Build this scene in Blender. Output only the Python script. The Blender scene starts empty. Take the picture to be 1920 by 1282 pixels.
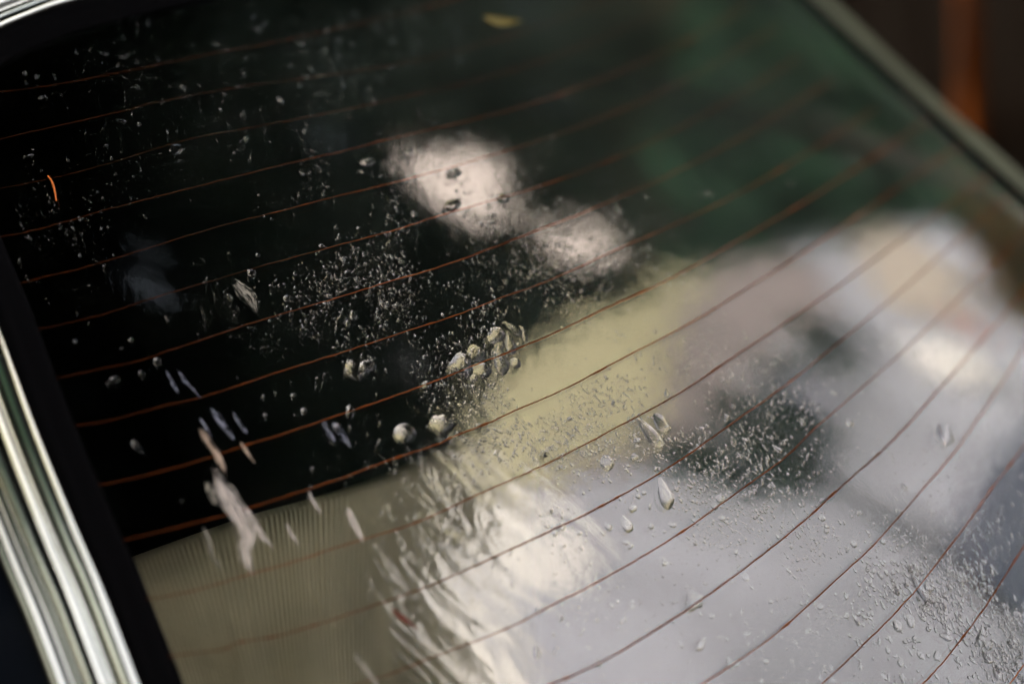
import bpy, bmesh, math, random
import numpy as np
from math import radians, sin, cos, pi
from mathutils import Vector, Matrix
random.seed(7)
sc = bpy.context.scene
col = sc.collection

# ------------------------------------------------------------------ the rear window's frame of reference
# The wet rear window is a gently barrel-shaped pane; P = point of the pane the lens is focused on.
DIST, TH, KP, KQ, SLOPE = .8, radians(25), 1.2, .2, radians(55)
def ray(px, py): return ((px-960)/1920*.72, -(py-641)/1920*.72, -1.0)
P0 = np.array(ray(960, 690))*DIST
_e = np.array([.47, .88]); _e /= np.linalg.norm(_e)
PH = np.array([_e[0]*cos(TH), _e[1]*cos(TH), -sin(TH)])
NH = np.array([_e[0]*sin(TH), _e[1]*sin(TH), cos(TH)])
QH = np.cross(PH, NH); QH = QH if QH[0] > 0 else -QH
HH = np.array([.92, .39, 0]); HH = HH-HH.dot(NH)*NH; HH /= np.linalg.norm(HH)      # along the heating wires (level)
BH = np.cross(NH, HH)                                                              # up the slope of the pane
UP = cos(SLOPE)*NH+sin(SLOPE)*BH
ROT = np.array([HH, np.cross(UP, HH), UP])
ZC = 1.1
def world(P): return ROT@(np.asarray(P)-P0)+np.array([0, 0, ZC])

# ------------------------------------------------------------------ camera, sky, sun, exposure
cd = bpy.data.cameras.new("camera"); cam = bpy.data.objects.new("camera", cd); col.objects.link(cam)
cam.matrix_world = Matrix.Translation(Vector(world((0, 0, 0)))) @ Matrix(ROT.tolist()).to_4x4()
cd.lens = 50; cd.sensor_width = 36; cd.clip_start = .02; cd.clip_end = 500
cd.dof.use_dof = True; cd.dof.focus_distance = DIST; cd.dof.aperture_fstop = 1.1
sc.camera = cam
SUN = Vector((-.70, .42, .57)).normalized()
w = bpy.data.worlds.new("World"); sc.world = w; w.use_nodes = True
nt = w.node_tree; bg = nt.nodes["Background"]
sky = nt.nodes.new("ShaderNodeTexSky"); sky.sky_type = 'NISHITA'; sky.sun_disc = False
sky.sun_elevation = math.asin(SUN.z); sky.sun_rotation = math.atan2(SUN.x, SUN.y)
sky.dust_density = 10.0; sky.air_density = 2.0
hs = nt.nodes.new("ShaderNodeHueSaturation"); hs.inputs["Saturation"].default_value = .55          # hazy, whitish sky
nt.links.new(sky.outputs[0], hs.inputs["Color"]); nt.links.new(hs.outputs[0], bg.inputs[0]); bg.inputs[1].default_value = .15
sd = bpy.data.lights.new("sun", 'SUN'); sd.energy = 5.0; sd.angle = radians(.53); sd.color = (1, .955, .90)
so = bpy.data.objects.new("sun", sd); col.objects.link(so)
so.rotation_euler = SUN.to_track_quat('Z', 'Y').to_euler(); so.location = SUN*20
sc.view_settings.view_transform = 'Standard'; sc.view_settings.look = 'None'
sc.view_settings.exposure = 2.05; sc.view_settings.gamma = 1
sc.render.engine = 'CYCLES'
sc.cycles.use_denoising = True
sc.cycles.max_bounces = 14; sc.cycles.transparent_max_bounces = 24; sc.cycles.transmission_bounces = 10
sc.cycles.sample_clamp_indirect = 8

# ------------------------------------------------------------------ geometry helpers
def hit(px, py, off=0.0, kp=KP, kq=KQ):
    """the point of the pane (or of a surface off metres below it) met by a line of sight"""
    r = ray(px, py)
    rp = r[0]*PH[0]+r[1]*PH[1]+r[2]*PH[2]; rq = r[0]*QH[0]+r[1]*QH[1]+r[2]*QH[2]; rn = r[0]*NH[0]+r[1]*NH[1]+r[2]*NH[2]
    cp = float(P0@PH); cq = float(P0@QH); cn = float(P0@NH)
    t = DIST
    for _ in range(14):
        p = t*rp-cp; q = t*rq-cq
        f = t*rn-cn+.5*kp*p*p+.5*kq*q*q+off
        d = rn+kp*p*rp+kq*q*rq
        if abs(d) < 1e-4: d = -1e-4
        t -= max(-.3, min(.3, f/d))
    return np.array(r)*t
def H(px, py, off=0.0, kp=KP): return world(hit(px, py, off, kp))
def frame(px, py):
    """point, outward normal, down-slope and level directions of the pane (world space)"""
    P = hit(px, py); L = P-P0
    n = NH+KP*(L@PH)*PH+KQ*(L@QH)*QH; n /= np.linalg.norm(n)
    d = -(BH-(BH@n)*n); d /= np.linalg.norm(d)
    s = np.cross(n, d)
    return world(P), ROT@n, ROT@d, ROT@s
def catmull(pts, n, closed=False):
    pts = [np.array(p, float) for p in pts]; m = len(pts); out = []
    segs = m if closed else m-1
    g = (lambda i: pts[i % m]) if closed else (lambda i: pts[max(0, min(m-1, i))])
    for i in range(segs):
        a, b, c, d = g(i-1), g(i), g(i+1), g(i+2)
        for k in range(n):
            t = k/n
            out.append(.5*(2*b+(c-a)*t+(2*a-5*b+4*c-d)*t*t+(3*b-a-3*c+d)*t**3))
    if not closed: out.append(pts[-1])
    return out
def mesh(name, v, f, smooth=True):
    me = bpy.data.meshes.new(name); me.from_pydata([tuple(map(float, x)) for x in v], [], f); me.validate(); me.update()
    if smooth: me.polygons.foreach_set("use_smooth", [True]*len(me.polygons))
    return me
def obj(name, me, mat=None, parent=None):
    o = bpy.data.objects.new(name, me); col.objects.link(o)
    if mat is not None and me is not None and not me.materials: me.materials.append(mat)
    if parent is not None: o.parent = parent
    return o
def tag(o, label=None, cat=None, group=None, kind=None):
    for k, x in (("label", label), ("category", cat), ("group", group), ("kind", kind)):
        if x: o[k] = x
    return o
def empty(name, loc=(0, 0, 0)):
    o = bpy.data.objects.new(name, None); o.location = loc; col.objects.link(o); return o
def local(pts, loc): return [np.asarray(p)-np.asarray(loc) for p in pts]
def hsh(i): return (math.sin(i*127.1+311.7)*43758.5453) % 1.0
def vnoise(x, y, s=0):
    xi, yi = math.floor(x), math.floor(y); fx, fy = x-xi, y-yi
    fx = fx*fx*(3-2*fx); fy = fy*fy*(3-2*fy)
    g = lambda a, b: hsh(a*57+b*131+s*17)
    return (g(xi, yi)*(1-fx)+g(xi+1, yi)*fx)*(1-fy)+(g(xi, yi+1)*(1-fx)+g(xi+1, yi+1)*fx)*fy

# ------------------------------------------------------------------ materials
def mat(name, base=(.5, .5, .5), rough=.7, metal=0, var=0, scale=8, spec=.5, bump=0, bscale=60):
    m = bpy.data.materials.new(name); m.use_nodes = True
    n = m.node_tree.nodes; l = m.node_tree.links; p = n["Principled BSDF"]
    p.inputs["Roughness"].default_value = rough; p.inputs["Metallic"].default_value = metal
    p.inputs["Specular IOR Level"].default_value = spec
    p.inputs["Base Color"].default_value = (*base, 1)
    if var or bump:
        tc = n.new("ShaderNodeTexCoord")
    if var:
        t = n.new("ShaderNodeTexNoise"); t.inputs["Scale"].default_value = scale; t.inputs["Detail"].default_value = 6
        r = n.new("ShaderNodeValToRGB"); r.color_ramp.elements[0].position = .3; r.color_ramp.elements[1].position = .7
        r.color_ramp.elements[0].color = (*[c*(1-var) for c in base], 1); r.color_ramp.elements[1].color = (*[min(1, c*(1+var)) for c in base], 1)
        l.new(tc.outputs["Object"], t.inputs["Vector"]); l.new(t.outputs[0], r.inputs[0]); l.new(r.outputs[0], p.inputs["Base Color"])
    if bump:
        t = n.new("ShaderNodeTexNoise"); t.inputs["Scale"].default_value = bscale; t.inputs["Detail"].default_value = 4
        b = n.new("ShaderNodeBump"); b.inputs["Strength"].default_value = bump; b.inputs["Distance"].default_value = .01
        l.new(tc.outputs["Object"], t.inputs["Vector"]); l.new(t.outputs[0], b.inputs["Height"]); l.new(b.outputs[0], p.inputs["Normal"])
    return m
def glass_material():
    m = bpy.data.materials.new("wet_window_glass"); m.use_nodes = True
    n = m.node_tree.nodes; l = m.node_tree.links; n.clear()
    out = n.new("ShaderNodeOutputMaterial")
    tr = n.new("ShaderNodeBsdfTransparent"); tr.inputs[0].default_value = (.88, .89, .88, 1)
    gl = n.new("ShaderNodeBsdfGlossy"); gl.inputs["Roughness"].default_value = 0
    g = n.new("ShaderNodeNewGeometry")
    dt = n.new("ShaderNodeVectorMath"); dt.operation = 'DOT_PRODUCT'; l.new(g.outputs["Normal"], dt.inputs[0]); l.new(g.outputs["Incoming"], dt.inputs[1])
    def mth(op, a, b=None):
        k = n.new("ShaderNodeMath"); k.operation = op
        for i, x in enumerate((a, b)):
            if x is None: continue
            if isinstance(x, (int, float)): k.inputs[i].default_value = x
            else: l.new(x, k.inputs[i])
        return k.outputs[0]
    tc = n.new("ShaderNodeTexCoord")
    def along(v):
        k = n.new("ShaderNodeVectorMath"); k.operation = 'DOT_PRODUCT'; l.new(tc.outputs["Object"], k.inputs[0]); k.inputs[1].default_value = tuple(map(float, v)); return k.outputs["Value"]
    A = along(ROT@HH); B = mth('SUBTRACT', along(ROT@BH), float(np.array([0, 0, ZC])@(ROT@BH)))
    CF, SF = cos(radians(27)), sin(radians(27))                                  # the water runs a little aslant
    A2 = mth('ADD', mth('MULTIPLY', A, CF), mth('MULTIPLY', B, SF)); B2 = mth('SUBTRACT', mth('MULTIPLY', B, CF), mth('MULTIPLY', A, SF))
    def noise(sa, sb, det, dis=0.0):
        cb = n.new("ShaderNodeCombineXYZ"); l.new(mth('MULTIPLY', A2, sa), cb.inputs[0]); l.new(mth('MULTIPLY', B2, sb), cb.inputs[1])
        t = n.new("ShaderNodeTexNoise"); t.inputs["Scale"].default_value = 1; t.inputs["Detail"].default_value = det; t.inputs["Distortion"].default_value = dis
        l.new(cb.outputs[0], t.inputs["Vector"]); return t.outputs[0]
    def bell(x, c0, wd):
        d_ = mth('DIVIDE', mth('SUBTRACT', x, c0), wd); return mth('POWER', 2.718, mth('MULTIPLY', mth('MULTIPLY', d_, d_), -1))
    runs = mth('MULTIPLY', bell(A, -.075, .08), bell(B, -.085, .08))          # sheet of running water at the lower left
    hgt = mth('ADD', mth('MULTIPLY', mth('MULTIPLY', noise(62, 14, 5, 1.4), runs), RUN), mth('MULTIPLY', noise(150, 90, 5), FILM))
    bmp = n.new("ShaderNodeBump"); bmp.inputs["Strength"].default_value = 1; bmp.inputs["Distance"].default_value = 1; l.new(hgt, bmp.inputs["Height"])
    l.new(bmp.outputs[0], gl.inputs["Normal"])
    c = mth('ABSOLUTE', dt.outputs["Value"]); f = mth('POWER', mth('SUBTRACT', 1, c), 5)
    f = mth('ADD', mth('MULTIPLY', f, .90), .10)          # tinted, mirror-like pane
    mx = n.new("ShaderNodeMixShader"); l.new(f, mx.inputs[0]); l.new(tr.outputs[0], mx.inputs[1]); l.new(gl.outputs[0], mx.inputs[2])
    # greenish haze painted in to lift dark reflections, patchy, mostly on the right half
    sp = n.new("ShaderNodeSeparateXYZ"); l.new(tc.outputs["Object"], sp.inputs[0])
    nz = n.new("ShaderNodeTexNoise"); nz.inputs["Scale"].default_value = 9; nz.inputs["Detail"].default_value = 7; nz.inputs["Roughness"].default_value = .65
    l.new(tc.outputs["Object"], nz.inputs["Vector"])
    mr = n.new("ShaderNodeMapRange"); mr.inputs[1].default_value = -.19; mr.inputs[2].default_value = .17; l.new(sp.outputs[0], mr.inputs[0])
    nr = n.new("ShaderNodeMapRange"); nr.inputs[1].default_value = .2; nr.inputs[2].default_value = .75; l.new(nz.outputs[0], nr.inputs[0])
    veil = mth('MULTIPLY', mth('MULTIPLY', mr.outputs[0], nr.outputs[0]), VEIL)
    df = n.new("ShaderNodeBsdfDiffuse"); df.inputs[0].default_value = (.52, .72, .59, 1)
    m2 = n.new("ShaderNodeMixShader"); l.new(veil, m2.inputs[0]); l.new(mx.outputs[0], m2.inputs[1]); l.new(df.outputs[0], m2.inputs[2])
    l.new(m2.outputs[0], out.inputs[0])
    return m
def water_material():
    m = bpy.data.materials.new("rain_water"); m.use_nodes = True
    n = m.node_tree.nodes; l = m.node_tree.links; n.clear()
    out = n.new("ShaderNodeOutputMaterial"); g = n.new("ShaderNodeBsdfGlass"); g.inputs["IOR"].default_value = 1.333; g.inputs["Roughness"].default_value = .05
    l.new(g.outputs[0], out.inputs[0]); return m
def streak_material(name, c, cover):
    """torn reflection painted as colour: pale, feathery, with streaky gaps (UV: x across, y along the run)"""
    m = bpy.data.materials.new(name); m.use_nodes = True
    n = m.node_tree.nodes; l = m.node_tree.links; p = n["Principled BSDF"]
    p.inputs["Base Color"].default_value = (*c, 1); p.inputs["Roughness"].default_value = .6
    uv = n.new("ShaderNodeUVMap"); mp = n.new("ShaderNodeMapping"); mp.inputs["Scale"].default_value = (3.2, .1, 1)
    l.new(uv.outputs[0], mp.inputs[0])
    t = n.new("ShaderNodeTexNoise"); t.inputs["Scale"].default_value = 4.5; t.inputs["Detail"].default_value = 6; t.inputs["Roughness"].default_value = .7; t.inputs["Distortion"].default_value = .6
    l.new(mp.outputs[0], t.inputs["Vector"])
    sep = n.new("ShaderNodeSeparateXYZ"); l.new(uv.outputs[0], sep.inputs[0])
    # UV z is unused; edge feathering uses the vertex attribute "edge"
    at = n.new("ShaderNodeAttribute"); at.attribute_name = "edge"
    ad = n.new("ShaderNodeMath"); ad.operation = 'MULTIPLY_ADD'; l.new(at.outputs["Fac"], ad.inputs[0]); ad.inputs[1].default_value = .45; cx = n.new("ShaderNodeMath"); cx.operation = 'MULTIPLY_ADD'; l.new(t.outputs[0], cx.inputs[0]); cx.inputs[1].default_value = 2.4; cx.inputs[2].default_value = -.72
    l.new(cx.outputs[0], ad.inputs[2])
    mr = n.new("ShaderNodeMapRange"); mr.inputs[1].default_value = 1.14-cover; mr.inputs[2].default_value = 1.5-cover; mr.inputs[4].default_value = .92; l.new(ad.outputs[0], mr.inputs[0])
    l.new(mr.outputs[0], p.inputs["Alpha"])
    return m
def leaf_material(name, base, var=.4, scale=2.0, through=.4):
    m = mat(name, base, .6, var=var, scale=scale, spec=.2); n = m.node_tree.nodes; l = m.node_tree.links; p = n["Principled BSDF"]
    src = p.inputs["Base Color"].links[0].from_socket; t = n.new("ShaderNodeBsdfTranslucent"); l.new(src, t.inputs[0])
    x = n.new("ShaderNodeMixShader"); x.inputs[0].default_value = through; l.new(p.outputs[0], x.inputs[1]); l.new(t.outputs[0], x.inputs[2])
    l.new(x.outputs[0], n["Material Output"].inputs["Surface"]); return m
VEIL = .042; RUN = .0009; FILM = .00010
M = dict(midgreen=mat("mid_green_cloth", (.035, .075, .035), .9, var=.2, scale=10, spec=.1),
    glass=glass_material(), water=water_material(),
    chrome=mat("polished_chrome", (.44, .465, .43), .16, 1, bump=.03, bscale=30),
    dull=mat("olive_grey_mirrored_tone", (.11, .125, .085), .5, 0, var=.2, scale=20),  # dull surroundings mirrored in the chrome, painted as flat olive grey
    rubber=mat("black_rubber", (.0022, .0022, .0028), .8, spec=.04, bump=.06, bscale=300),
    paint=mat("dark_navy_paint", (.004, .006, .010), .35, spec=.08),
    black=mat("black_carpet", (.003, .003, .0035), .95, spec=.1, bump=.3, bscale=200),
    wire=mat("orange_brown_wire", (.165, .042, .008), .6, var=.6, scale=7, spec=.1),
    tan=mat("tan_ribbed_cloth", (.43, .385, .265), .9, var=.2, scale=14, spec=.1),
    cushion=mat("olive_tan_cloth", (.45, .42, .28), .9, var=.05, scale=10, spec=.1),
    mauve=mat("mauve_grey_cloth", (.26, .215, .205), .9, var=.1, scale=10, spec=.1),
    grey=mat("pale_grey_cloth", (.36, .36, .37), .9, var=.1, scale=7, spec=.1),
    white=mat("white_cloth", (.62, .57, .55), .9, var=.08, scale=16, spec=.1),
    bluewhite=mat("cool_white_cloth", (.52, .56, .57), .9, var=.06, scale=16, spec=.1),
    cream=mat("cream_cloth", (.45, .38, .29), .9, var=.1, scale=12, spec=.1),
    lilac=mat("lilac_cloth", (.36, .35, .41), .9, var=.06, scale=12, spec=.1),
    pink=mat("pink_cloth", (.5, .3, .28), .9, spec=.1),
    green=mat("dark_green_cloth", (.028, .045, .04), .9, var=.2, scale=14, spec=.1),
    navy=mat("slate_blue_board", (.10, .108, .15), .8, var=.06, scale=10, spec=.2),
    ink=mat("blue_black_cloth", (.035, .04, .055), .9, var=.25, scale=25, spec=.1),
    ochre=mat("ochre_cloth", (.36, .2, .035), .9, var=.2, scale=10, spec=.1),
    yleaf=mat("yellow_leaf", (.19, .15, .03), .6, var=.15, scale=60),
    needle=mat("orange_needle", (.85, .2, .03), .5, var=.2, scale=200),
    red=mat("red_fragment", (.2, .05, .03), .6),
    bark=mat("tree_bark", (.03, .024, .018), .9, var=.3, scale=12, bump=.6, bscale=20),
    render=mat("pale_house_render", (.36, .365, .42), .9, var=.32, scale=.8, spec=.1), tancl=mat("olive_tan_cladding", (.40, .37, .24), .9, var=.05, scale=1, spec=.1), mauvecl=mat("mauve_grey_cladding", (.25, .215, .22), .9, var=.12, scale=1, spec=.1),
    lilaccl=mat("lilac_grey_blind", (.34, .34, .42), .8, spec=.1), creamcl=mat("cream_paint", (.44, .385, .34), .9, spec=.1), skygap=mat("white_skygap_paint", (.72, .64, .61), .9, spec=.1), whitecl=mat("white_paint", (.78, .75, .74), .9, var=.06, scale=1, spec=.1), pinkcl=mat("pink_paint", (.5, .3, .28), .9, spec=.1), slatecl=mat("slate_blue_cladding", (.10, .11, .155), .9, spec=.1),
    leafb=leaf_material("brownish_leaf", (.24, .22, .14), .5, 1.5), leafs=leaf_material("deep_green_leaf", (.085, .16, .125)),
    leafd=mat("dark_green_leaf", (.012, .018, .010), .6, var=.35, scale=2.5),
    leafm=leaf_material("mid_green_leaf", (.12, .27, .16), .5, 1.2, .55),
    leafy=leaf_material("yellowing_leaf", (.58, .36, .065)),
    soil=mat("dark_soil", (.014, .011, .008), .95, spec=.02, var=.4, scale=3, bump=.5, bscale=12),
    board=mat("dark_brown_board", (.002, .001, .0005), .9, spec=.01, var=.3, scale=6),
    post=mat("orange_brown_timber", (.048, .0115, .001), .9, spec=.03, var=.25, scale=9),
)

# ------------------------------------------------------------------ setting: ground
g = bmesh.new()
bmesh.ops.create_grid(g, x_segments=60, y_segments=60, size=120)
for v in g.verts: v.co.z = .06*(vnoise(v.co.x*.4, v.co.y*.4, 3)-.5) if v.co.length > 6 else 0
me = bpy.data.meshes.new("ground"); g.to_mesh(me); g.free()
tag(obj("ground", me, M["soil"]), "dark bare earth around the car", kind="structure")

# ------------------------------------------------------------------ the car: body, trim, seal, pane, wires
car = empty("car", (0, 0, 0))
tag(car, "dark car with chrome trimmed rear window covered in raindrops", "car")
loop_px = [(520, -62), (340, -32), (200, 0), (120, 20), (60, 42), (0, 68), (-60, 108), (-105, 175), (-112, 280), (-80, 400), (-40, 500), (0, 598),
           (75, 800), (150, 985), (200, 1100), (270, 1282), (330, 1440), (440, 1590), (700, 1680), (1200, 1720), (1800, 1660), (2150, 1500), (2260, 1150),
           (2200, 760), (2080, 530), (1920, 372), (1720, 190), (1530, 10), (1420, -82), (1300, -125), (1000, -128), (750, -98)]
LOOP = catmull(loop_px, 6, True); NL = len(LOOP)
LP = [hit(x, y) for x, y in LOOP]                      # in camera space
def outward():
    L = [np.array([(p-P0)@HH, (p-P0)@BH]) for p in LP]
    res = []
    for i in range(NL):
        t = L[(i+1) % NL]-L[i-1]; t /= np.linalg.norm(t)
        o = np.array([t[1], -t[0]])
        if o@(L[i]-np.mean(L, axis=0)) < 0: o = -o
        res.append(o)
    return L, res
LAB, OUT = outward()
def surf_at(a, b, dz):
    """pane point from its level / up-slope coordinates, raised by dz (world)"""
    L = a*HH+b*BH; p = L@PH; q = L@QH
    n = NH+KP*p*PH+KQ*q*QH; n = n/np.linalg.norm(n)
    return world(P0+L-(.5*KP*p*p+.5*KQ*q*q)*NH+dz*n)
def side_k(i):        # narrower mouldings on the far (right) side
    a = LAB[i][0]; return 1-.55*max(0, min(1, (a-.1)/.25))
def right_side(i): return OUT[i % NL][0] > .45 and LAB[i % NL][1] > -.2
def sweep(profile, name, m, parent, keep=lambda i: True):
    v = []; f = []; k = len(profile)
    for i in range(NL):
        s = side_k(i)
        for o, z in profile:
            ab = LAB[i]+OUT[i]*o*s; v.append(surf_at(ab[0], ab[1], z*(.5+.5*s)))
    for i in range(NL):
        j = (i+1) % NL
        if not keep(i): continue
        for c in range(k):
            d = (c+1) % k
            f.append((i*k+c, j*k+c, j*k+d, i*k+d))
    me = mesh(name, v, f); bm = bmesh.new(); bm.from_mesh(me)
    bmesh.ops.delete(bm, geom=[x for x in bm.verts if not x.link_faces], context='VERTS'); bm.to_mesh(me); bm.free()
    return obj(name, me, m, parent)
def dense(pr, n=4): return [tuple(p) for p in catmull(pr, n)]
trim_prof = dense([(0, -.001), (.0008, .0045), (.004, .0068), (.0085, .0058), (.0115, .0034), (.0135, .0034), (.017, .0068), (.0225, .0072), (.027, .0045), (.030, .0005), (.0325, .0004), (.035, .0035), (.0385, .0045), (.042, .002), (.0445, -.004)]) + [(.044, -.012), (0, -.012)]
sweep(trim_prof, "chrome_trim", M["chrome"], car, lambda i: not right_side(i))
sweep(trim_prof, "side_trim", M["dull"], car, right_side)
seal_prof = dense([(.002, .0035), (-.003, .0046), (-.007, .0035), (-.011, .0028), (-.0145, .0018), (-.0165, .0002)]) + [(-.0165, -.008), (.002, -.008)]
seal = sweep(seal_prof, "window_seal", M["rubber"], car)
# pane: a slab following the same curve
def pane():
    c = np.array([960., 640.]); v = []; f = []; RN = 26
    for off in (0, .004):
        for r in range(1, RN+1):
            s = r/RN
            for i in range(NL):
                q = c+(LOOP[i]-c)*s*.999; v.append(H(q[0], q[1], off))
        v.append(H(c[0], c[1], off))
    B = RN*NL+1
    for s in (0, 1):
        o = s*B
        for r in range(RN-1):
            for i in range(NL):
                j = (i+1) % NL; q = (o+r*NL+i, o+r*NL+j, o+(r+1)*NL+j, o+(r+1)*NL+i); f.append(q if s else q[::-1])
        for i in range(NL):
            t = (o+B-1, o+i, o+(i+1) % NL); f.append(t[::-1] if s else t)
    for i in range(NL):
        j = (i+1) % NL; f.append(((RN-1)*NL+i, (RN-1)*NL+j, B+(RN-1)*NL+j, B+(RN-1)*NL+i))
    o = obj("rear_window", mesh("rear_window", v, f), M["glass"], car)
    bm = bmesh.new(); bm.from_mesh(o.data); bmesh.ops.recalc_face_normals(bm, faces=bm.faces); bm.to_mesh(o.data); bm.free()
    return o
window = pane()
tag(window, "wet curved glass with thin orange heating wires")
# body: skin running out from the trim, then down
def body():
    v = []; f = []
    for i in range(NL):
        a, b = LAB[i]; o = OUT[i]; s = side_k(i)
        p0 = surf_at(a+o[0]*.0435*s, b+o[1]*.0435*s, -.004)
        ow = ROT@(o[0]*HH+o[1]*BH); ow[2] = 0; ow /= np.linalg.norm(ow)
        top = max(0, o[1]); right = max(0, o[0]); left = max(0, -o[0]); bot = max(0, -o[1])
        p1 = p0+ow*(.02+.14*left**2+.02*right+.2*top**3+.2*bot**2)+np.array([0, 0, -.01-.05*left-.06*right-.06*top-.05*bot])
        p2 = p1+ow*(.05*left**2+.24*right**2+1.1*top**4+.25*bot**2)+np.array([0, 0, -.25*left-.36*right-.24*top-.08*bot])
        p3 = p2.copy(); p3[2] = .3
        if top > .6: p3 = p2+ow*.05; p3[2] = .3
        v += [p0, p1, p2, p3]
    for i in range(NL):
        j = (i+1) % NL
        for c in range(3): f.append((i*4+c, j*4+c, j*4+c+1, i*4+c+1))
    obj("body_panel", mesh("body_panel", v, f), M["paint"], car)
    ring = [v[i*4+3]+np.array([0, 0, .01]) for i in range(NL)]
    cen = np.mean(ring, axis=0)
    vv = ring+[cen]; ff = [(i, (i+1) % NL, NL) for i in range(NL)]
    obj("cabin_floor", mesh("cabin_floor", vv, ff, False), M["black"], car)
body()
# heating wires
WIRES = [
 [(-60, 176), (60, 166), (235, 134), (402, 100), (503, 82), (640, 52), (760, 24), (900, -14)],
 [(-60, 274), (100, 238), (231, 208), (289, 193), (446, 164), (640, 138), (790, 112), (930, 76), (1060, 32), (1180, -20)],
 [(-40, 362), (115, 330), (208, 305), (295, 278), (369, 258), (500, 234), (640, 207), (800, 173), (940, 138), (1090, 88), (1230, 26), (1330, -30)],
 [(-30, 450), (54, 434), (134, 412), (208, 391), (282, 372), (369, 350), (517, 312), (640, 284), (740, 258), (880, 226), (1010, 190), (1150, 140), (1290, 76), (1410, 6)],
 [(0, 541), (54, 527), (100, 515), (164, 500), (288, 462), (399, 428), (520, 397), (640, 366), (751, 339), (895, 299), (1040, 254), (1190, 196), (1330, 126), (1460, 50)],
 [(10, 631), (54, 621), (188, 591), (292, 557), (423, 519), (503, 495), (640, 458), (744, 430), (824, 404), (900, 382), (1040, 340), (1190, 280), (1340, 205), (1500, 108)],
 [(50, 720), (111, 708), (252, 678), (335, 651), (480, 603), (553, 581), (640, 556), (720, 531), (828, 499), (922, 465), (1012, 430), (1110, 392), (1250, 330), (1390, 258), (1560, 150)],
 [(80, 808), (127, 799), (201, 789), (302, 762), (379, 744), (520, 698), (640, 661), (767, 619), (855, 591), (942, 557), (1026, 527), (1143, 474), (1190, 453), (1310, 400), (1460, 320), (1640, 206)],
 [(120, 920), (188, 909), (251, 896), (369, 865), (449, 838), (553, 806), (640, 776), (741, 742), (814, 715), (871, 692), (925, 671), (972, 653), (1042, 623), (1136, 578), (1227, 537), (1280, 510), (1340, 476), (1470, 402), (1600, 320), (1740, 226)],
 [(170, 1026), (241, 1010), (369, 979), (476, 949), (570, 919), (640, 896), (734, 861), (821, 832), (848, 819), (918, 792), (955, 774), (1053, 732), (1136, 688), (1280, 613), (1347, 574), (1421, 527), (1468, 498), (1600, 410), (1760, 300), (1830, 256)],
 [(220, 1135), (268, 1124), (362, 1107), (463, 1077), (550, 1053), (640, 1023), (761, 986), (828, 959), (875, 936), (952, 902), (1046, 859), (1177, 790), (1280, 733), (1387, 661), (1468, 608), (1528, 567), (1600, 516), (1730, 420), (1880, 310)],
 [(270, 1240), (312, 1231), (419, 1216), (446, 1204), (523, 1191), (590, 1171), (640, 1155), (798, 1100), (868, 1070), (975, 1021), (1086, 969), (1157, 932), (1220, 897), (1280, 859), (1347, 812), (1421, 759), (1495, 705), (1589, 628), (1700, 536), (1820, 430), (1930, 340)],
 [(330, 1370), (450, 1345), (560, 1318), (674, 1281), (734, 1262), (814, 1230), (928, 1187), (979, 1164), (1042, 1130), (1103, 1100), (1183, 1055), (1217, 1035), (1280, 996), (1361, 938), (1418, 897), (1475, 855), (1528, 803), (1602, 739), (1672, 678), (1760, 596), (1880, 480), (1960, 400)],
 [(800, 1370), (930, 1322), (1036, 1281), (1086, 1260), (1163, 1221), (1280, 1148), (1367, 1087), (1444, 1028), (1508, 976), (1582, 908), (1646, 852), (1696, 803), (1750, 742), (1840, 640), (1940, 520)],
 [(1120, 1400), (1230, 1337), (1320, 1280), (1428, 1208), (1508, 1141), (1589, 1067), (1646, 1013), (1716, 933), (1785, 853), (1833, 786), (1900, 684), (1970, 570)],
 [(1380, 1410), (1460, 1350), (1542, 1281), (1619, 1208), (1676, 1151), (1730, 1090), (1817, 976), (1857, 919), (1911, 848), (1980, 740)],
 [(1590, 1430), (1670, 1345), (1740, 1271), (1776, 1231), (1830, 1161), (1867, 1107), (1920, 1023), (1990, 910)],
 [(1770, 1430), (1840, 1350), (1894, 1281), (1920, 1244), (2000, 1120)],
]
for wi, pts in enumerate(WIRES):
    P = catmull(pts, 7); v = []; f = []; n = len(P)
    Q = [H(x+1.0*(hsh(i*3.3+wi)-.5), y+1.2*(hsh(i*7.7+wi*2)-.5), -.0002) for i, (x, y) in enumerate(P)]
    for i in range(n):
        t = Q[min(n-1, i+1)]-Q[max(0, i-1)]; t /= np.linalg.norm(t)
        _, nn, _, _ = frame(*P[i]); s = np.cross(t, nn); s /= np.linalg.norm(s); nn = np.cross(s, t)
        r = .00036*(.35 if wi < 3 else .6 if wi < 6 else .8 if wi < 8 else 1)*(.42+.58*max(0, min(1, (P[i][0]-80)/620)))*(1+.35*(hsh(i*1.7+wi*9)-.5)) * (1.9 if hsh(i*5.1+wi*3) > .965 else 1)
        for k in range(6): v.append(Q[i]+r*(cos(k*pi/3)*s+sin(k*pi/3)*nn))
    for i in range(n-1):
        for k in range(6): f.append((i*6+k, i*6+(k+1) % 6, i*6+6+(k+1) % 6, i*6+6+k))
    obj("heating_wire", mesh("heating_wire", v, f), M["wire"], window)

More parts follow.
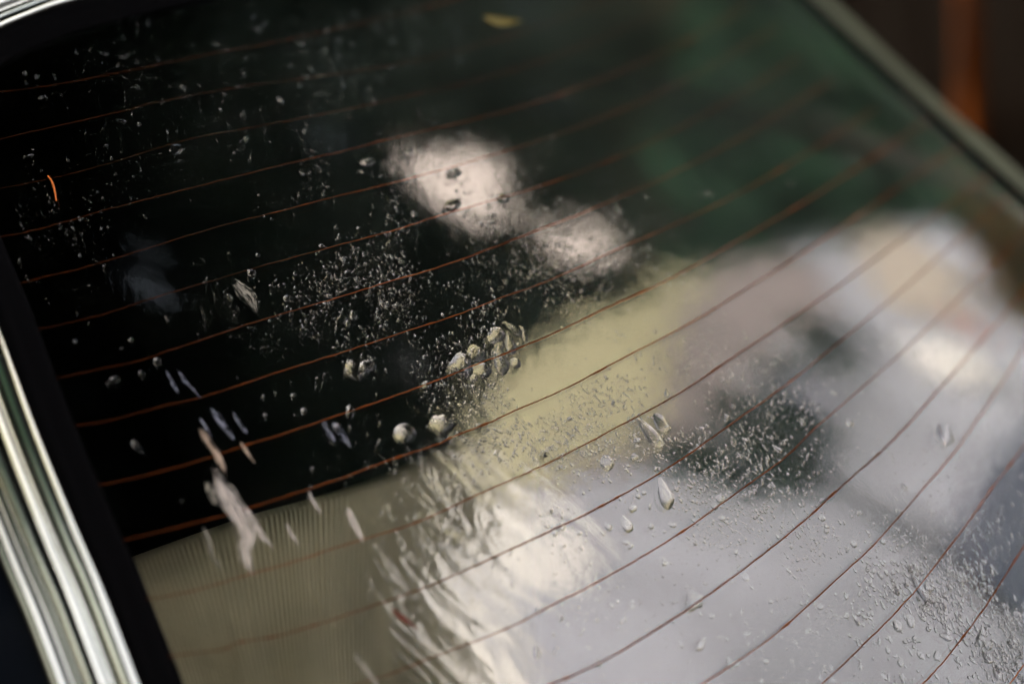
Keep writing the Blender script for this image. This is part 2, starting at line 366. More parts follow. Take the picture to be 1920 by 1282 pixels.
# ------------------------------------------------------------------ inside, under the glass
# ribbed shelf just under the lower left of the glass (fixed to the car)
def shelf():
    top = catmull([(150, 1078), (240, 1046), (350, 1006), (480, 962), (600, 930), (720, 895), (800, 864), (985, 790)], 70)
    bot = catmull([(300, 1400), (370, 1395), (450, 1390), (540, 1390), (620, 1390), (700, 1380), (800, 1375), (1000, 1370)], 70)
    n = len(top); rows = 26; v = []; f = []
    for i in range(n):
        for r in range(rows+1):
            t = r/rows; q = top[i]*(1-t)+bot[i]*t
            edge = max(0, 1-t*5)**2
            rib = .0006*(.5+vnoise(i*.05, t*3, 9))*math.sin(i*2*pi/5.6+1.1*math.sin(t*5+i*.02)+5*vnoise(i*.03, t*2.2, 8)) + .0004*(vnoise(i*.2, t*14, 4)-.5)
            sag = .004*math.sin(i*.013+t*2)
            v.append(H(q[0], q[1], .024-rib-sag+.05*edge+.42*max(0, (i/n-.5)/.5)**2, .9))
    for i in range(n-1):
        for r in range(rows):
            a = i*(rows+1)+r; f.append((a, a+1, a+rows+2, a+rows+1))
    nv = len(v); rim = [i*(rows+1) for i in range(n)]                      # front face of the shelf
    for a in rim: v.append(v[a]+np.array([0, 0, -.03]))
    for i in range(n-1): f.append((rim[i], rim[i+1], nv+i+1, nv+i))
    tag(obj("parcel_shelf", mesh("parcel_shelf", v, f), M["tan"], car), "tan ribbed cloth shelf under the glass")
shelf()
# ------------------------------------------------------------------ torn reflections painted as pale streaks on the glass
SM = dict(w=streak_material("pale_reflection_streak", (.85, .77, .72), .5), l=streak_material("lilac_reflection_streak", (.30, .32, .42), .4),
          p=streak_material("peach_reflection_streak", (.62, .47, .37), .5), f=streak_material("faint_reflection_streak", (.36, .34, .29), .45),
          b=streak_material("bluish_reflection_streak", (.55, .6, .61), .66))
def streak(spine, width, kind, label, seed):
    P = catmull(spine, 10); n = len(P); m = 9; v = []; f = []; uv = []; ed = []
    for i in range(n):
        t = i/(n-1)
        tg = np.array(P[min(n-1, i+1)])-np.array(P[max(0, i-1)]); tg /= np.linalg.norm(tg); nr = np.array([-tg[1], tg[0]])
        prof = max(.04, min(1, t*4+.05, (1-t)*3+.05))
        for k in range(m):
            s = (k/(m-1)-.5)*2
            wd = width*prof*(.75+.5*vnoise(t*7, s+3, seed))
            q = np.array(P[i])+nr*s*wd*.5+tg*width*.5*(vnoise(k*1.3, seed, 2)-.5)
            x, nn, d, sd_ = frame(q[0], q[1])
            v.append(x+nn*(.00015+.0004*(1-s*s))); uv.append((s*.5*max(.35, width/30)+seed*3.1, t*len(spine)*2.2)); ed.append((1-s*s)*min(1, t*6, (1-t)*6))
    for i in range(n-1):
        for k in range(m-1): a = i*m+k; f.append((a, a+m, a+m+1, a+1))
    loc = np.mean(v, axis=0)
    me = mesh("reflected_streak", local(v, loc), f)
    u = me.uv_layers.new(name="UVMap")
    for lp in me.loops: u.data[lp.index].uv = uv[lp.vertex_index]
    at = me.attributes.new("edge", 'FLOAT', 'POINT')
    for i, e_ in enumerate(ed): at.data[i].value = e_
    o = obj("reflected_streak", me, SM[kind]); o.location = loc
    tag(o, label, "streak", "pale painted reflection streaks on the glass")
streak([(396, 872), (415, 915), (440, 955), (462, 1000), (460, 1040), (475, 1080)], 46, 'w', "broad white streak across the dark edge of the tan shelf", 1)
streak([(372, 800), (392, 830), (412, 862), (425, 895)], 18, 'p', "peach streak directly above the broad white streak", 2)
streak([(392, 762), (412, 790), (430, 812), (442, 828)], 20, 'l', "brightest lilac streak in the dark left of the window", 3)
streak([(308, 690), (322, 715), (338, 742)], 10, 'l', "leftmost thin lilac streak in the dark area", 4)
streak([(330, 690), (345, 712), (362, 730), (382, 752)], 9, 'l', "thin lilac streak beside the leftmost one", 5)
streak([(434, 770), (450, 795), (466, 816)], 11, 'l', "lilac streak just right of the brightest lilac one", 6)
streak([(372, 778), (384, 800), (398, 820)], 9, 'l', "dim lilac streak left of the peach streak", 7)
streak([(450, 828), (465, 850), (482, 872)], 11, 'p', "small pinkish streak right of the peach streak", 8)
streak([(385, 900), (395, 925), (410, 950)], 16, 'f', "feathery grey streak left of the broad white streak", 9)
streak([(456, 945), (475, 975), (492, 1005), (515, 1028)], 17, 'w', "narrow white streak right of the broad white streak", 10)
streak([(380, 985), (392, 1015), (400, 1045), (420, 1070)], 12, 'f', "faint streak on the left corner of the tan shelf", 11)
streak([(604, 788), (615, 808), (632, 832)], 14, 'l', "left one of two lilac streaks below the dark middle", 12)
streak([(622, 790), (640, 812), (660, 842)], 16, 'l', "right one of two lilac streaks below the dark middle", 13)
streak([(577, 920), (588, 942), (605, 966)], 9, 'w', "short pale streak on the upper edge of the tan shelf", 14)
streak([(648, 950), (662, 975), (682, 1022)], 18, 'w', "pale streak in the middle of the tan shelf", 15)
streak([(535, 978), (546, 1000), (562, 1024)], 8, 'w', "thin short streak left of the middle of the tan shelf", 16)
streak([(700, 1040), (715, 1070), (735, 1100)], 8, 'f', "thin faint streak right of the middle of the tan shelf", 17)
streak([(660, 1215), (690, 1260), (720, 1300)], 20, 'f', "faint streak at the bottom edge of the tan shelf", 22)
streak([(438, 525), (455, 545), (470, 560), (482, 590)], 30, 'f', "grey reflected smear in the dark left above the thin wires", 23)

# ------------------------------------------------------------------ leaf, needle, fragments
def leaf(px, py, L, W, ang, m, label, bend=.3):
    x0, n, d, s = frame(px, py); v = []; f = []
    c, si = cos(ang), sin(ang); ax = d*c+s*si; ay = -d*si+s*c
    N = 14
    for side in (0, 1):
        for i in range(N+1):
            t = i/N; wd = W*math.sin(pi*min(1, t*1.02+.01))**.8*(1-.25*t)
            for k in (-1, 0, 1):
                z = .0012+.004*(t-.5)**2*4+abs(k)*.0015-side*.0004
                v.append(x0+ax*((t-.5)*L)+ay*(k*wd*.5+bend*L*(t-.5)**2)+n*z)
    B = (N+1)*3
    for i in range(N):
        for k in (0, 1):
            a = i*3+k; f.append((a, a+3, a+4, a+1)); f.append((B+a, B+a+1, B+a+4, B+a+3))
    bd = [i*3 for i in range(N+1)]+[i*3+2 for i in range(N, -1, -1)]
    for i in range(len(bd)):
        a, b = bd[i], bd[(i+1) % len(bd)]; f.append((a, b, B+b, B+a))
    o = obj("leaf", mesh("leaf", local(v, x0), f), m); o.location = x0
    return tag(o, label, "leaf")
leaf(937, 46, .027, .009, 1.3, M["yleaf"], "blurred curled yellow leaf at the top of the wet window", -.25)
leaf(757, 1160, .018, .003, .55, M["red"], "thin red leaf scrap near the right end of the tan shelf", .1)
leaf(1020, 857, .0028, .0024, .4, M["ink"], "tiny dark speck on the glass below the tan reflection", 0)
def needle():
    P = catmull([(90, 331), (97, 341), (102, 355), (106, 378)], 6); v = []; f = []
    Q = []
    for i, (x, y) in enumerate(P):
        p, n, d, s = frame(x, y); Q.append((p+n*.0008, n))
    for i in range(len(Q)):
        t = Q[min(len(Q)-1, i+1)][0]-Q[max(0, i-1)][0]; t /= np.linalg.norm(t); s = np.cross(t, Q[i][1])
        r = .0006*(.55+.45*math.sin(pi*min(1, (i+1)/len(Q))))
        for k in range(6): v.append(Q[i][0]+r*(cos(k*pi/3)*s+sin(k*pi/3)*Q[i][1]))
    for i in range(len(Q)-1):
        for k in range(6): f.append((i*6+k, i*6+(k+1) % 6, i*6+6+(k+1) % 6, i*6+6+k))
    f.append(tuple(range(6))); f.append(tuple(len(v)-6+k for k in range(6)))
    o = obj("pine_needle", mesh("pine_needle", local(v, Q[0][0]), f), M["needle"]); o.location = Q[0][0]
    tag(o, "bright orange pine needle on the dark glass at far left", "needle")
needle()

# ------------------------------------------------------------------ raindrops
def drop_shape(seed, na=26, nr=7, tail=0, lumps=.22, flat=.33, wedge=.25):
    rnd = random.Random(seed); ph = [rnd.uniform(0, 2*pi) for _ in range(6)]; am = [rnd.uniform(.3, 1) for _ in range(6)]
    v = [(0, 0, flat)]; f = []
    for r in range(1, nr+1):
        s = r/nr
        for k in range(na):
            a = 2*pi*k/na
            R = 1+lumps*s*s*sum(am[j]*math.sin((j+2)*a+ph[j])/(j+1.4) for j in range(5))
            x = R*cos(a)*s; y = R*sin(a)*s
            if tail and x < 0: x *= 1+tail; y *= 1-.55*min(1, -x/(1+tail))
            z = flat*1.05*(1-s**2.7)**.92*(1+wedge*cos(a)*s) if r < nr else 0
            v.append((x, y, z))
    for k in range(na): f.append((0, 1+k, 1+(k+1) % na))
    for r in range(nr-1):
        for k in range(na):
            a = 1+r*na+k; b = 1+r*na+(k+1) % na; f.append((a, a+na, b+na, b))
    b0 = len(v); v += [(q[0], q[1], 0) for q in v[1+(nr-1)*na:1+nr*na]]        # flat wetted underside with its own normals
    f.append(tuple(b0+k for k in range(na))[::-1])
    return v, f
VAR = []
for k in range(22):
    v, f = drop_shape(100+k, tail=(0, 0, .5, 0, .9, 0, .25)[k % 7], lumps=(.09, .2, .13, .24, .1, .16, .2)[k % 7], flat=(.10+.12*hsh(k) if k < 14 else .45+.25*hsh(k)), wedge=.5)
    me = mesh("water_drop", v, f); me.materials.append(M["water"]); VAR.append(me)
def place(me, px, py, size, stretch=1, turn=0, squash=1):
    x, n, d, s = frame(px, py); c, si = cos(turn), sin(turn)
    ax = d*c+s*si; ay = -d*si+s*c
    o = bpy.data.objects.new("water_drop", me); col.objects.link(o)
    mw = Matrix(((ax[0]*size*stretch, ay[0]*size, n[0]*size*squash, x[0]+n[0]*.0002), (ax[1]*size*stretch, ay[1]*size, n[1]*size*squash, x[1]+n[1]*.0002), (ax[2]*size*stretch, ay[2]*size, n[2]*size*squash, x[2]+n[2]*.0002), (0, 0, 0, 1)))
    o.matrix_world = mw
    return o
PXM = .0003        # metres per photo pixel on the pane
def named(px, py, r, label, stretch=1, turn=0, var=0, squash=1):
    tag(place(VAR[var], px, py, r*PXM, stretch, turn, squash), label, "water drop")
named(930, 629, 17, "angular drop at the top of the cluster on the edge of the tan reflection", 1, 1.2, 3)
named(937, 647, 11, "small drop directly under the angular top drop", 1, .4, 1)
named(957, 648, 11, "slim drop touching the wire right of the cluster", 1.7, -.2, 2)
named(965, 619, 8, "slanting drop above right of the cluster", 1.8, .5, 4)
named(984, 632, 5, "narrow sliver of water above the wire right of the cluster", 2.4, -.2, 4)
named(893, 662, 17, "notched drop left of the cluster above the wire", 1, 1.4, 1)
named(866, 684, 23, "largest drop of the cluster straddling the wire", 1, 1.5, 6)
named(903, 694, 16, "drop just below the wire in the cluster", 1.1, .3, 3)
named(940, 680, 16, "long drop with a dark tail hanging below the wire", 1.5, -.2, 9)
named(966, 681, 11, "small round drop right of the long dark tailed drop", 1, 0, 0)
named(888, 708, 7, "lowest little drop of the cluster", 1, 0, 5)
named(800, 722, 9, "blurred drop sitting on a wire in the dark left of the cluster", 1, .6, 0)
named(760, 812, 20, "big blurred drop on dark glass above the tan shelf", 1, .3, 0)
named(828, 795, 18, "blurred drop right of the big blurred one, above the bright streaks", 1.2, .4, 3)
named(1248, 930, 16, "clear long drop with a bright foot over the pale grey reflection", 1.5, -.1, 9)
named(1176, 985, 11, "blurred pear drop left of the clear long drop", 1.2, 0, 2)
named(1240, 795, 14, "torn drop with several tips at the tan reflection's lower right corner", 1.6, .1, 8)
named(1225, 820, 14, "streaky drop hanging below the torn drop", 2.0, .3, 11)
named(1138, 868, 14, "pale lumpy drop below the tan reflection on a wire", 1, .8, 1)
named(690, 305, 15, "bright flat drop left of the larger white reflection", .6, .2, 10)
named(766, 286, 12, "dark drop on the upper left of the larger white reflection", .6, 0, 0)
named(848, 384, 18, "arched dark drop low in the larger white reflection", .7, .4, 3)
named(942, 372, 14, "round ringed drop at the right of the larger white reflection", .8, 0, 0)
named(850, 325, 18, "flat dark drop across the middle of the larger white reflection", .6, .2, 8)
named(330, 280, 14, "dark drop on a wire at the upper left", .8, 0, 0)
named(670, 692, 22, "large pair of blurred rings, left one, on dark glass", 1, .2, 0)
named(690, 686, 14, "large pair of blurred rings, right one, on dark glass", 1, .2, 5)
named(640, 600, 10, "curved bright drop below a wire in the dark left", 1, .9, 3)
named(1592, 793, 9, "white glinting drop in the grey reflection at right", 1, 0, 0)
named(1770, 815, 22, "large blurred drop pair at the right edge of the window", 1, .5, 1)
named(1350, 935, 9, "drop sitting on a wire below the dark green reflection", 1, 0, 5)
named(1727, 1100, 15, "long clear drop on a wire at lower right", 1.9, .1, 9)
named(1300, 1127, 18, "dark blurred drop pierced by a wire in the bright lower middle", 1, .2, 6)
named(1600, 1020, 7, "isolated round drop in the lower right", 1, 0, 0)

zones = [  # polygon centre/extent in photo pixels, count of single drops, size range, label
    ((480, 880), (350, 660), 26, (2.0, 4.5), "tiny sharp raindrop in the dark left of the cluster of big drops"),
    ((700, 1160), (270, 500), 22, (3, 7), "raindrop over the two white reflections in the upper middle"),
    ((40, 580), (40, 320), 26, (2.5, 6), "scattered raindrop on the dark upper left of the window"),
    ((130, 720), (440, 840), 22, (4, 8), "blurred raindrop on the dark lower left of the window"),
    ((900, 1260), (600, 860), 34, (2.2, 5), "small raindrop over the tan reflection"),
    ((1180, 1560), (730, 930), 30, (3, 6), "raindrop over the dark green reflection"),
    ((1000, 1400), (920, 1260), 34, (3.5, 9), "raindrop over the bright middle of the grey reflection"),
    ((1400, 1700), (900, 1282), 32, (3.5, 8), "raindrop in the grey reflection between the lower right wires"),
    ((1660, 1920), (1080, 1282), 40, (5, 11), "large raindrop crowded into the bottom right corner"),
    ((1000, 1700), (20, 460), 12, (4, 8), "out of focus raindrop over the green reflections at top right"),
]
LAND = [((97, 355), "orange pine needle"), ((937, 46), "yellow leaf"), ((800, 320), "larger white reflection"), ((1070, 455), "smaller white reflection"), ((905, 670), "drop cluster"), ((1090, 690), "tan reflection"),
        ((1500, 720), "lilac reflection"), ((1248, 930), "clear long drop"), ((1727, 1100), "long clear drop"), ((1350, 840), "dark green reflection"), ((470, 555), "grey reflected smear"), ((330, 260), "dark upper left drop"),
        ((418, 800), "brightest lilac streak"), ((325, 715), "leftmost lilac streaks"), ((690, 690), "blurred rings"), ((1850, 1050), "slate blue reflection"), ((1225, 800), "torn drop"), ((1300, 1127), "dark blurred pierced drop"), ((620, 810), "twin lilac streaks"),
        ((1700, 500), "cream reflection"), ((640, 600), "curved bright drop"), ((690, 305), "bright flat drop"), ((1592, 793), "white glinting drop"), ((60, 150), "chrome corner"), ((1900, 1270), "bottom right corner"), ((950, 1130), "bright lower streaks"), ((1600, 1020), "isolated round drop")]
USED = set()
def describe(x, y, r):
    near = sorted(LAND, key=lambda q: (q[0][0]-x)**2+(q[0][1]-y)**2)
    for q in near[:4]:
        t = one(x, y, r, *q)
        if t not in USED: break
    USED.add(t); return t
def one(x, y, r, at, nm):
    lx, ly = at
    dx, dy = x-lx, y-ly; dist = math.hypot(dx, dy)
    v_ = "above" if dy < -.4*dist else "below" if dy > .4*dist else ""
    h_ = "left of" if dx < -.4*dist else "right of" if dx > .4*dist else ""
    rel = (v_+" and "+h_) if v_ and h_ else (v_ or h_)
    how = "close " if dist < 45 else "" if dist < 100 else "well " if dist < 170 else "far "
    s_ = ((x-960)*.47-(y-690)*.88)/1000
    return ("tiny" if r < 3.2 else "small" if r < 5 else "medium" if r < 7 else "large")+(" blurred" if abs(s_) > .22 else " sharp")+" raindrop "+how+rel+" the "+nm
rnd = random.Random(21)
for (x0, x1), (y0, y1), cnt, (r0, r1), lab in zones:
    for k in range(cnt):
        x, y, r = rnd.uniform(x0, x1), rnd.uniform(y0, y1), r0+(r1-r0)*rnd.random()**2
        tag(place(VAR[rnd.randrange(14, 22) if 'on the dark' in lab or 'dark left' in lab else rnd.randrange(14)], x, y, PXM*r, rnd.uniform(.7, 1.6), rnd.gauss(0, .5), rnd.uniform(.8, 1.3)), describe(x, y, r), "water drop", lab.replace("raindrop", "raindrops", 1))
# the uncountable mist of fine droplets: one object
def mist():
    V = []; F = []; rn = random.Random(5); shapes = [drop_shape(300+k, 9, 4, (0, .4, 0, .8)[k % 4], .24, (.30 if k < 20 else .75)) for k in range(40)]
    def inside(x, y):
        # droplets gather in patches along the focus band and thin out elsewhere
        d = .7*vnoise(x*.012, y*.012, 31)+.3*vnoise(x*.045, y*.045, 32)
        s = ((x-960)*.47-(y-690)*.88)/1000
        dens = .42*math.exp(-(s/.30)**2)
        def blob(cx, cy, rx, ry, a): return a*math.exp(-((x-cx)/rx)**2-((y-cy)/ry)**2)
        dens += blob(770, 560, 190, 100, .5)+blob(1050, 770, 170, 110, .95)+blob(1330, 840, 120, 80, .45)+blob(1420, 960, 110, 90, .35)+blob(1560, 1010, 90, 70, .8)+blob(1680, 1090, 110, 60, .7)+blob(1840, 1200, 120, 80, .8)+blob(700, 520, 220, 60, .4)+blob(870, 340, 140, 90, .8)+blob(1080, 460, 120, 60, .6)
        if s < -.2 and x < 700: dens *= .25
        if x < 560: dens *= .45
        if x < 560 and y < 380: dens *= .5
        return dens*max(0, d-.28)*2.4
    n = 0; tries = 0
    while n < 12000 and tries < 160000:
        tries += 1
        x = rn.uniform(30, 1920); y = rn.uniform(20, 1282)
        if rn.random() > inside(x, y): continue
        big = rn.random()
        r = PXM*(.75+2.1*big**3+(1.2 if x > 1600 and y > 1050 else 0)*rn.random()*2)
        p, nn, d, s = frame(x, y); c, si = cos(rn.gauss(0, .45)), 0; si = math.sqrt(max(0, 1-c*c))*rn.choice((-1, 1))
        ax = d*c+s*si; ay = -d*si+s*c; st = rn.uniform(.7, 2.2)
        vs, fs = shapes[rn.randrange(20)+(20 if x < 930 and y < 760 else 0)]; b = len(V)
        o = p+nn*.0002
        for q in vs: V.append(o+ax*(q[0]*r*st)+ay*(q[1]*r)+nn*(q[2]*r))
        F += [tuple(b+i for i in ff) for ff in fs]; n += 1
    o = obj("fine_droplets", mesh("fine_droplets", V, F), M["water"])
    tag(o, "mist of countless fine water droplets covering the rear window", "droplets", kind="stuff")
mist()
# drops on the chrome in the top left corner
for k, (o, i_) in enumerate(((.018, 4), (.019, 5), (.022, 3), (.017, 2))):
    i = i_*6+2; ab = LAB[i]+OUT[i]*o; p = surf_at(ab[0], ab[1], .0072); x, n, d, s = frame(*LOOP[i])
    ob = bpy.data.objects.new("water_drop", VAR[k]); col.objects.link(ob)
    sz = .0022+.0006*k
    ob.matrix_world = Matrix([[d[r]*sz, s[r]*sz, n[r]*sz, p[r]] for r in range(3)]+[[0, 0, 0, 1]])
    tag(ob, ("round raindrop on the chrome corner nearest the frame's left side", "raindrop at the outer rim of the chrome corner", "largest raindrop on the chrome corner", "small raindrop on the chrome where it meets the top of the frame")[k], "water drop", "raindrops on the chrome corner")

# ------------------------------------------------------------------ the place mirrored in the pane: trees round the car and a pale house behind
def refl(px, py):
    """where a pane point looks: point and mirrored direction, in world space"""
    P = hit(px, py); L = P-P0; n = NH+KP*(L@PH)*PH+KQ*(L@QH)*QH; n /= np.linalg.norm(n)
    r = np.array(ray(px, py)); r /= np.linalg.norm(r)
    return world(P), ROT@(r-2*(r@n)*n)
def in_poly(x, y, pg):
    c = False; j = len(pg)-1
    for i in range(len(pg)):
        if (pg[i][1] > y) != (pg[j][1] > y) and x < (pg[j][0]-pg[i][0])*(y-pg[i][1])/(pg[j][1]-pg[i][1])+pg[i][0]: c = not c
        j = i
    return c
def trunk_mesh(h, r, lean, seed, crown_c, rad):
    rn = random.Random(seed); v = []; f = []
    def limb(pts, r0, r1, k=8):
        b = len(v); n = len(pts)
        for i, p in enumerate(pts):
            t = np.array(pts[min(n-1, i+1)])-np.array(pts[max(0, i-1)]); t = t/np.linalg.norm(t)
            s = np.cross(t, [.3, 1, .1]); s /= np.linalg.norm(s); u = np.cross(t, s); rr = r0+(r1-r0)*i/(n-1)
            for j in range(k): v.append(np.array(p)+rr*(cos(2*pi*j/k)*s+sin(2*pi*j/k)*u))
        for i in range(n-1):
            for j in range(k): f.append((b+i*k+j, b+i*k+(j+1) % k, b+i*k+k+(j+1) % k, b+i*k+k+j))
    top = np.array([lean[0], lean[1], h])
    limb([np.array([0, 0, -.1]), np.array([.02, .03, h*.3])+top*[.1, .1, 0], np.array([0, .04, h*.65])+top*[.5, .5, 0], top], r, r*.5)
    for k in range(7):
        d = np.array([rn.uniform(-1, 1), rn.uniform(-1, 1), rn.uniform(.1, .8)]); e_ = np.array(crown_c)+d*np.array(rad)*.75
        s = top*(.75+.25*rn.random()); limb([s, s*.45+e_*.55+np.array([0, 0, .15]), e_], r*.35, r*.06, 6)
    return mesh("trunk", v, f)
def crown(region, holes, count, dist, ls, m, seed, parent, shade_extra=0, clump=.3, thin=1.0, name="crown"):
    """leaf by leaf: a crown filling the part of the view round the car given by region, ragged at its edge"""
    rn = random.Random(seed); v = []; f = []
    xs = [p[0] for p in region]; ys = [p[1] for p in region]; k = 0; tries = 0
    def leaf_at(p):
        a = np.array([rn.gauss(0, 1) for _ in range(3)]); a /= np.linalg.norm(a)
        b = np.cross(a, [rn.gauss(0, 1) for _ in range(3)]); b /= np.linalg.norm(b)
        L = ls*rn.uniform(.6, 1.35); W = L*.6; n0 = len(v)
        v.extend([p-a*L*.5, p+b*W*.5, p+a*L*.5, p-b*W*.5]); f.append((n0, n0+1, n0+2, n0+3))
    while k < count and tries < count*30:
        tries += 1
        x, y = rn.uniform(min(xs), max(xs)), rn.uniform(min(ys), max(ys))
        if not in_poly(x+rn.gauss(0, 14), y+rn.gauss(0, 14), region): continue
        if any(in_poly(x+rn.gauss(0, 12), y+rn.gauss(0, 12), h) for h in holes) and rn.random() < thin: continue
        if vnoise(x*.011, y*.011, seed) < clump*rn.uniform(.5, 1.3): continue
        X, d = refl(x, y); p = X+d*(dist[0]+(dist[1]-dist[0])*rn.random())
        if p[2] < .3: continue
        leaf_at(p); k += 1
        if shade_extra and x < 480 and rn.random() < shade_extra:                                     # leaves added towards the sun to keep the mirrored crown in shade
            q = p+np.array(SUN)*rn.uniform(1.0, 4.5)
            if abs(q[0]) < 1.0 and q[2] < 2.6: continue
            leaf_at(q+np.array([rn.gauss(0, .25) for _ in range(3)]))
    return obj(name, mesh(name, v, f, False), m, parent), np.mean(v, axis=0)
def big_tree(base, h, r, label, *parts):
    t = empty("tree", base); tag(t, label, "tree")
    cs = []
    for p in parts:
        o, c = crown(*p[:7], t, *p[7:]); o.data.transform(Matrix.Translation(-Vector(base))); cs.append(c)
    c = np.mean(cs, axis=0)-np.array(base)
    obj("trunk", trunk_mesh(h, r, (c[0]*.35, c[1]*.35), 5+int(h*10), c, (1.0, 1.0, .8)), M["bark"], t)
    return t
FAINT = [[(240, 205), (275, 215), (305, 270), (285, 285), (255, 250)], [(310, 215), (355, 220), (365, 290), (325, 300)], [(195, 325), (235, 320), (265, 380), (225, 390)], [(440, 490), (475, 500), (505, 575), (480, 610), (455, 560)], [(560, 215), (660, 230), (650, 285), (580, 270)]]
BL1 = [(725, 290), (760, 258), (830, 265), (880, 285), (925, 250), (970, 300), (965, 350), (1000, 405), (940, 425), (870, 435), (805, 395), (755, 345)]
BL2 = [(985, 425), (1045, 400), (1115, 385), (1175, 420), (1180, 485), (1110, 528), (1040, 515), (1005, 480)]
DARK = [(-260, -260), (640, -260), (690, 60), (700, 210), (745, 330), (800, 420), (880, 465), (960, 500), (1060, 535), (1200, 520), (1330, 478), (1180, 528), (1050, 578), (935, 640), (880, 715), (862, 800), (790, 830), (850, 900), (885, 1000), (800, 1075), (830, 1180), (870, 1300), (900, 1500), (-260, 1500)]
BROWN = [(620, -200), (1260, -200), (1250, 150), (1180, 260), (1250, 400), (1240, 500), (1060, 540), (950, 500), (800, 430), (700, 300), (660, 100)]
GREEN = [(1080, -220), (1560, -220), (2150, 380), (2100, 560), (1930, 470), (1860, 400), (1700, 400), (1560, 440), (1330, 470), (1240, 500), (1180, 420), (1180, 220)]
big_tree((-3.4, -4.2, 0), 3.4, .22, "very dark evergreen with added shade leaves over the car, mirrored black in the left glass", (DARK, FAINT, 15000, (3.2, 4.8), .30, M["leafd"], 41, .55, .12, .86))
big_tree((3.6, .6, 0), 3.2, .15, "brownish tree standing right of the car, mirrored in the upper middle glass", (BROWN, [BL1, BL2], 3400, (3.6, 4.4), .24, M["leafb"], 42, 0, .0))
big_tree((5.6, 1.8, 0), 2.4, .16, "green tree standing right of the car ahead, mirrored in the upper right glass", (GREEN, [], 7000, (5.0, 6.0), .30, M["leafm"], 43, 0, .0))
SHRUB = [(1215, 860), (1290, 800), (1385, 745), (1440, 690), (1470, 625), (1540, 580), (1615, 630), (1640, 690), (1560, 690), (1490, 690), (1470, 760), (1540, 790), (1590, 850), (1540, 910), (1420, 930), (1330, 915), (1255, 900)]
big_tree((2.2, -2.4, 0), 2.2, .035, "slim dark green tree before the pale house, mirrored right of centre", (SHRUB, [], 300, (3.1, 3.6), .16, M["leafs"], 44, 0, .30))
YEL = [(1815, 320), (1900, 330), (1960, 400), (2000, 620), (1900, 590), (1850, 530), (1850, 440)]
big_tree((6.6, -.6, 0), 1.8, .08, "small golden leaved tree far right, mirrored amber at the window's edge", (YEL, [], 420, (4.5, 4.95), .24, M["leafy"], 45, 0, .22))
# the house: one facade, with its cladding panels and openings
HAZ = radians(25); HDIR = np.array([sin(HAZ), -cos(HAZ), 0]); HSID = np.array([cos(HAZ), sin(HAZ), 0]); HD = 5.8
house = empty("house", tuple(HDIR*HD)); tag(house, "pale rendered house behind the car, mirrored bright in the right of the glass", "house")
def on_facade(px, py, proud=0):
    X, d = refl(px, py); t = (HD-proud-X@HDIR)/(d@HDIR); return X+d*t
def facade_part(name, pts, proud, m, label=None):
    P = [on_facade(x, y, proud) for x, y in pts]; n = len(P); B = [p+HDIR*(proud+.12) for p in P]; o = HDIR*HD
    v = [p-o for p in P+B]; f = [tuple(range(n)), tuple(range(2*n-1, n-1, -1))]+[(i, (i+1) % n, n+(i+1) % n, n+i) for i in range(n)]
    ob = obj(name, mesh(name, v, f, False), m, house)
    bm = bmesh.new(); bm.from_mesh(ob.data); bmesh.ops.recalc_face_normals(bm, faces=bm.faces); bm.to_mesh(ob.data); bm.free()
    if label: ob["label"] = label
    return ob
def wall():
    v = []; x0, x1, z1 = -3.2, 13.5, 11.5
    for dz in (0, .35):
        for a, z in ((x0, 0), (x1, 0), (x1, z1), (x0, z1)): v.append(HSID*a+HDIR*dz+np.array([0, 0, z]))
    obj("wall", mesh("wall", v, [(0, 1, 2, 3), (7, 6, 5, 4), (0, 4, 5, 1), (1, 5, 6, 2), (2, 6, 7, 3), (3, 7, 4, 0)], False), M["render"], house)
wall()
facade_part("panel", [(868, 800), (885, 715), (935, 640), (1050, 572), (1180, 520), (1345, 466), (1352, 490), (1275, 570), (1250, 640), (1240, 765), (1190, 825), (1080, 868), (990, 915), (910, 890)], .06, M["tancl"], "olive tan cladding panel")
facade_part("panel", [(1250, 640), (1275, 570), (1352, 490), (1440, 440), (1540, 500), (1560, 580), (1460, 640), (1380, 720), (1330, 800), (1240, 850), (1120, 900), (1080, 868), (1190, 825), (1240, 765)], .03, M["mauvecl"], "mauve grey cladding panel")
facade_part("window", [(1462, 690), (1500, 660), (1540, 690), (1550, 740), (1528, 785), (1490, 775), (1465, 740)], .09, M["lilaccl"])
facade_part("panel", [(1600, 420), (1660, 400), (1740, 460), (1800, 520), (1810, 580), (1720, 590), (1650, 565), (1618, 500)], .05, M["creamcl"], "cream panel")
facade_part("panel", [(1700, 640), (1770, 632), (1850, 665), (1860, 705), (1790, 720), (1720, 692)], .05, M["whitecl"], "white panel")
facade_part("panel", [(1780, 595), (1815, 588), (1842, 602), (1835, 624), (1800, 622)], .05, M["pinkcl"], "pink panel")
facade_part("panel", [(1785, 1020), (1815, 940), (1860, 860), (1930, 780), (2050, 760), (2080, 1200), (1900, 1160), (1800, 1085)], .05, M["slatecl"], "slate blue panel")
facade_part("panel", [(790, 800), (840, 780), (880, 830), (960, 900), (1050, 955), (1130, 1020), (1110, 1100), (1040, 1130), (960, 1100), (900, 1010), (850, 900)], .02, M["whitecl"], "white upper panel")
facade_part("panel", [(790, 1040), (850, 1060), (910, 1130), (970, 1230), (1020, 1330), (1000, 1450), (860, 1450), (850, 1250), (820, 1150)], .02, M["whitecl"], "white lower panel")
facade_part("panel", [(700, 230), (960, 220), (1030, 330), (1200, 350), (1220, 560), (1000, 560), (720, 460)], .02, M["skygap"], "added white panel standing in for sky gaps")  # added white panel, standing for bright sky between the leaves
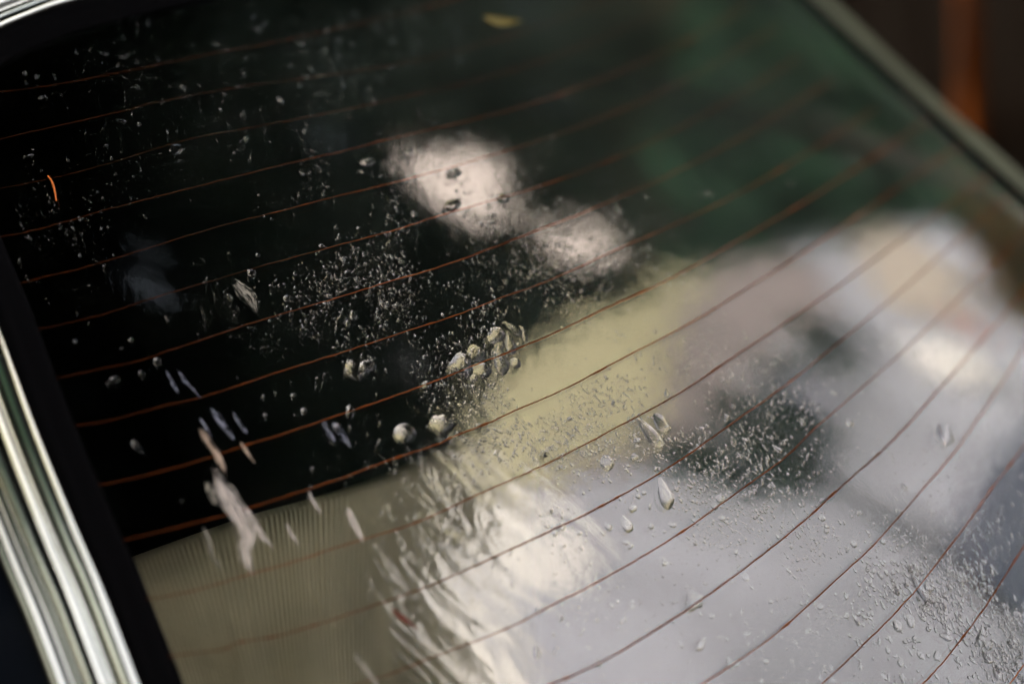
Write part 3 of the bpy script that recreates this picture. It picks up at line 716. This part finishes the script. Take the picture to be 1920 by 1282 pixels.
# lower trees on the left and behind, mirrored in the chrome
for k, (l, lab) in enumerate((((-3.4, .7, 0), "bushy low tree left of the car, mirrored in the chrome"), ((-5.6, 2.6, 0), "bushy low tree ahead left, mirrored in the chrome"))):
    t = empty("tree", l); tag(t, lab, "tree")
    obj("trunk", trunk_mesh(2.4, .09, (.1, .1), 70+k, (0, 0, 2.9), (1.8, 1.8, 1.6)), M["bark"], t)
    rn = random.Random(80+k); v = []; f = []
    for i in range(7000):
        d = np.array([rn.gauss(0, 1) for _ in range(3)]); d /= np.linalg.norm(d); p = d*np.array((2.2, 2.2, 2.0))*(.55+.45*rn.random())*(.7+.6*vnoise(d[0]*3+5, d[1]*3+d[2]*2, k))+np.array((0, 0, 2.9))
        a = np.array([rn.gauss(0, 1) for _ in range(3)]); a /= np.linalg.norm(a); b = np.cross(a, [rn.gauss(0, 1) for _ in range(3)]); b /= np.linalg.norm(b)
        L = .2*rn.uniform(.6, 1.3); n0 = len(v); v += [p-a*L*.5, p+b*L*.3, p+a*L*.5, p-b*L*.3]; f.append((n0, n0+1, n0+2, n0+3))
    obj("crown", mesh("crown", v, f, False), M["leafm"], t)
# background to the right of the car: dark board fence with an orange-brown post
def along(px, py, dist):
    r = np.array(ray(px, py)); return world(r*dist)
def box(name, lo, hi, m, parent=None, bev=.006):
    bm = bmesh.new(); bmesh.ops.create_cube(bm, size=1)
    for v in bm.verts: v.co = Vector([(lo[i]+hi[i])/2+v.co[i]*(hi[i]-lo[i]) for i in range(3)])
    bmesh.ops.bevel(bm, geom=bm.edges, offset=bev, segments=1, affect='EDGES')
    me = bpy.data.meshes.new(name); bm.to_mesh(me); bm.free(); return obj(name, me, m, parent)
pb = along(1817, 215, 1.75); pt = along(1811, -60, 1.70)
pd = (pt-pb)/np.linalg.norm(pt-pb); foot = pb-pd*(pb[2]/pd[2]) if pd[2] > .15 else pb-pd*1.0
post = empty("post", tuple(foot)); post.rotation_euler = Vector(pd).to_track_quat('Z', 'Y').to_euler()
tag(post, "orange brown timber post in the blurred dark background at top right", "post")
pl = float(np.linalg.norm(pb-foot))+.5
box("shaft", (-.011, -.011, -.05), (.011, .011, pl), M["post"], post)
box("cap", (-.016, -.016, pl), (.016, .016, pl+.02), M["post"], post)
print("post", pb, pd, foot)
pb = along(1817, 215, 3.4); fd = np.array([pb[0]+.0, pb[1]+.0]); 
fence = empty("fence", (fd[0]+.5, fd[1]+.55, 0)); fence.rotation_euler.z = math.atan2(pb[1]+.55, pb[0]+.5)+pi/2
tag(fence, "dark brown board fence behind the orange brown post", "fence")
first = None
for k in range(-14, 15):
    lo = k*.16
    if first is None: first = box("board", (-.074, -.012, .05), (.074, .012, 1.75), M["board"], fence); b = first
    else: b = first.copy(); col.objects.link(b); b.parent = fence
    b.location = (lo, .006*((k*7) % 3), .01*((k*5) % 4))
for z in (.4, 1.35): box("rail", (-2.4, .03, z), (2.4, .08, z+.09), M["board"], fence)
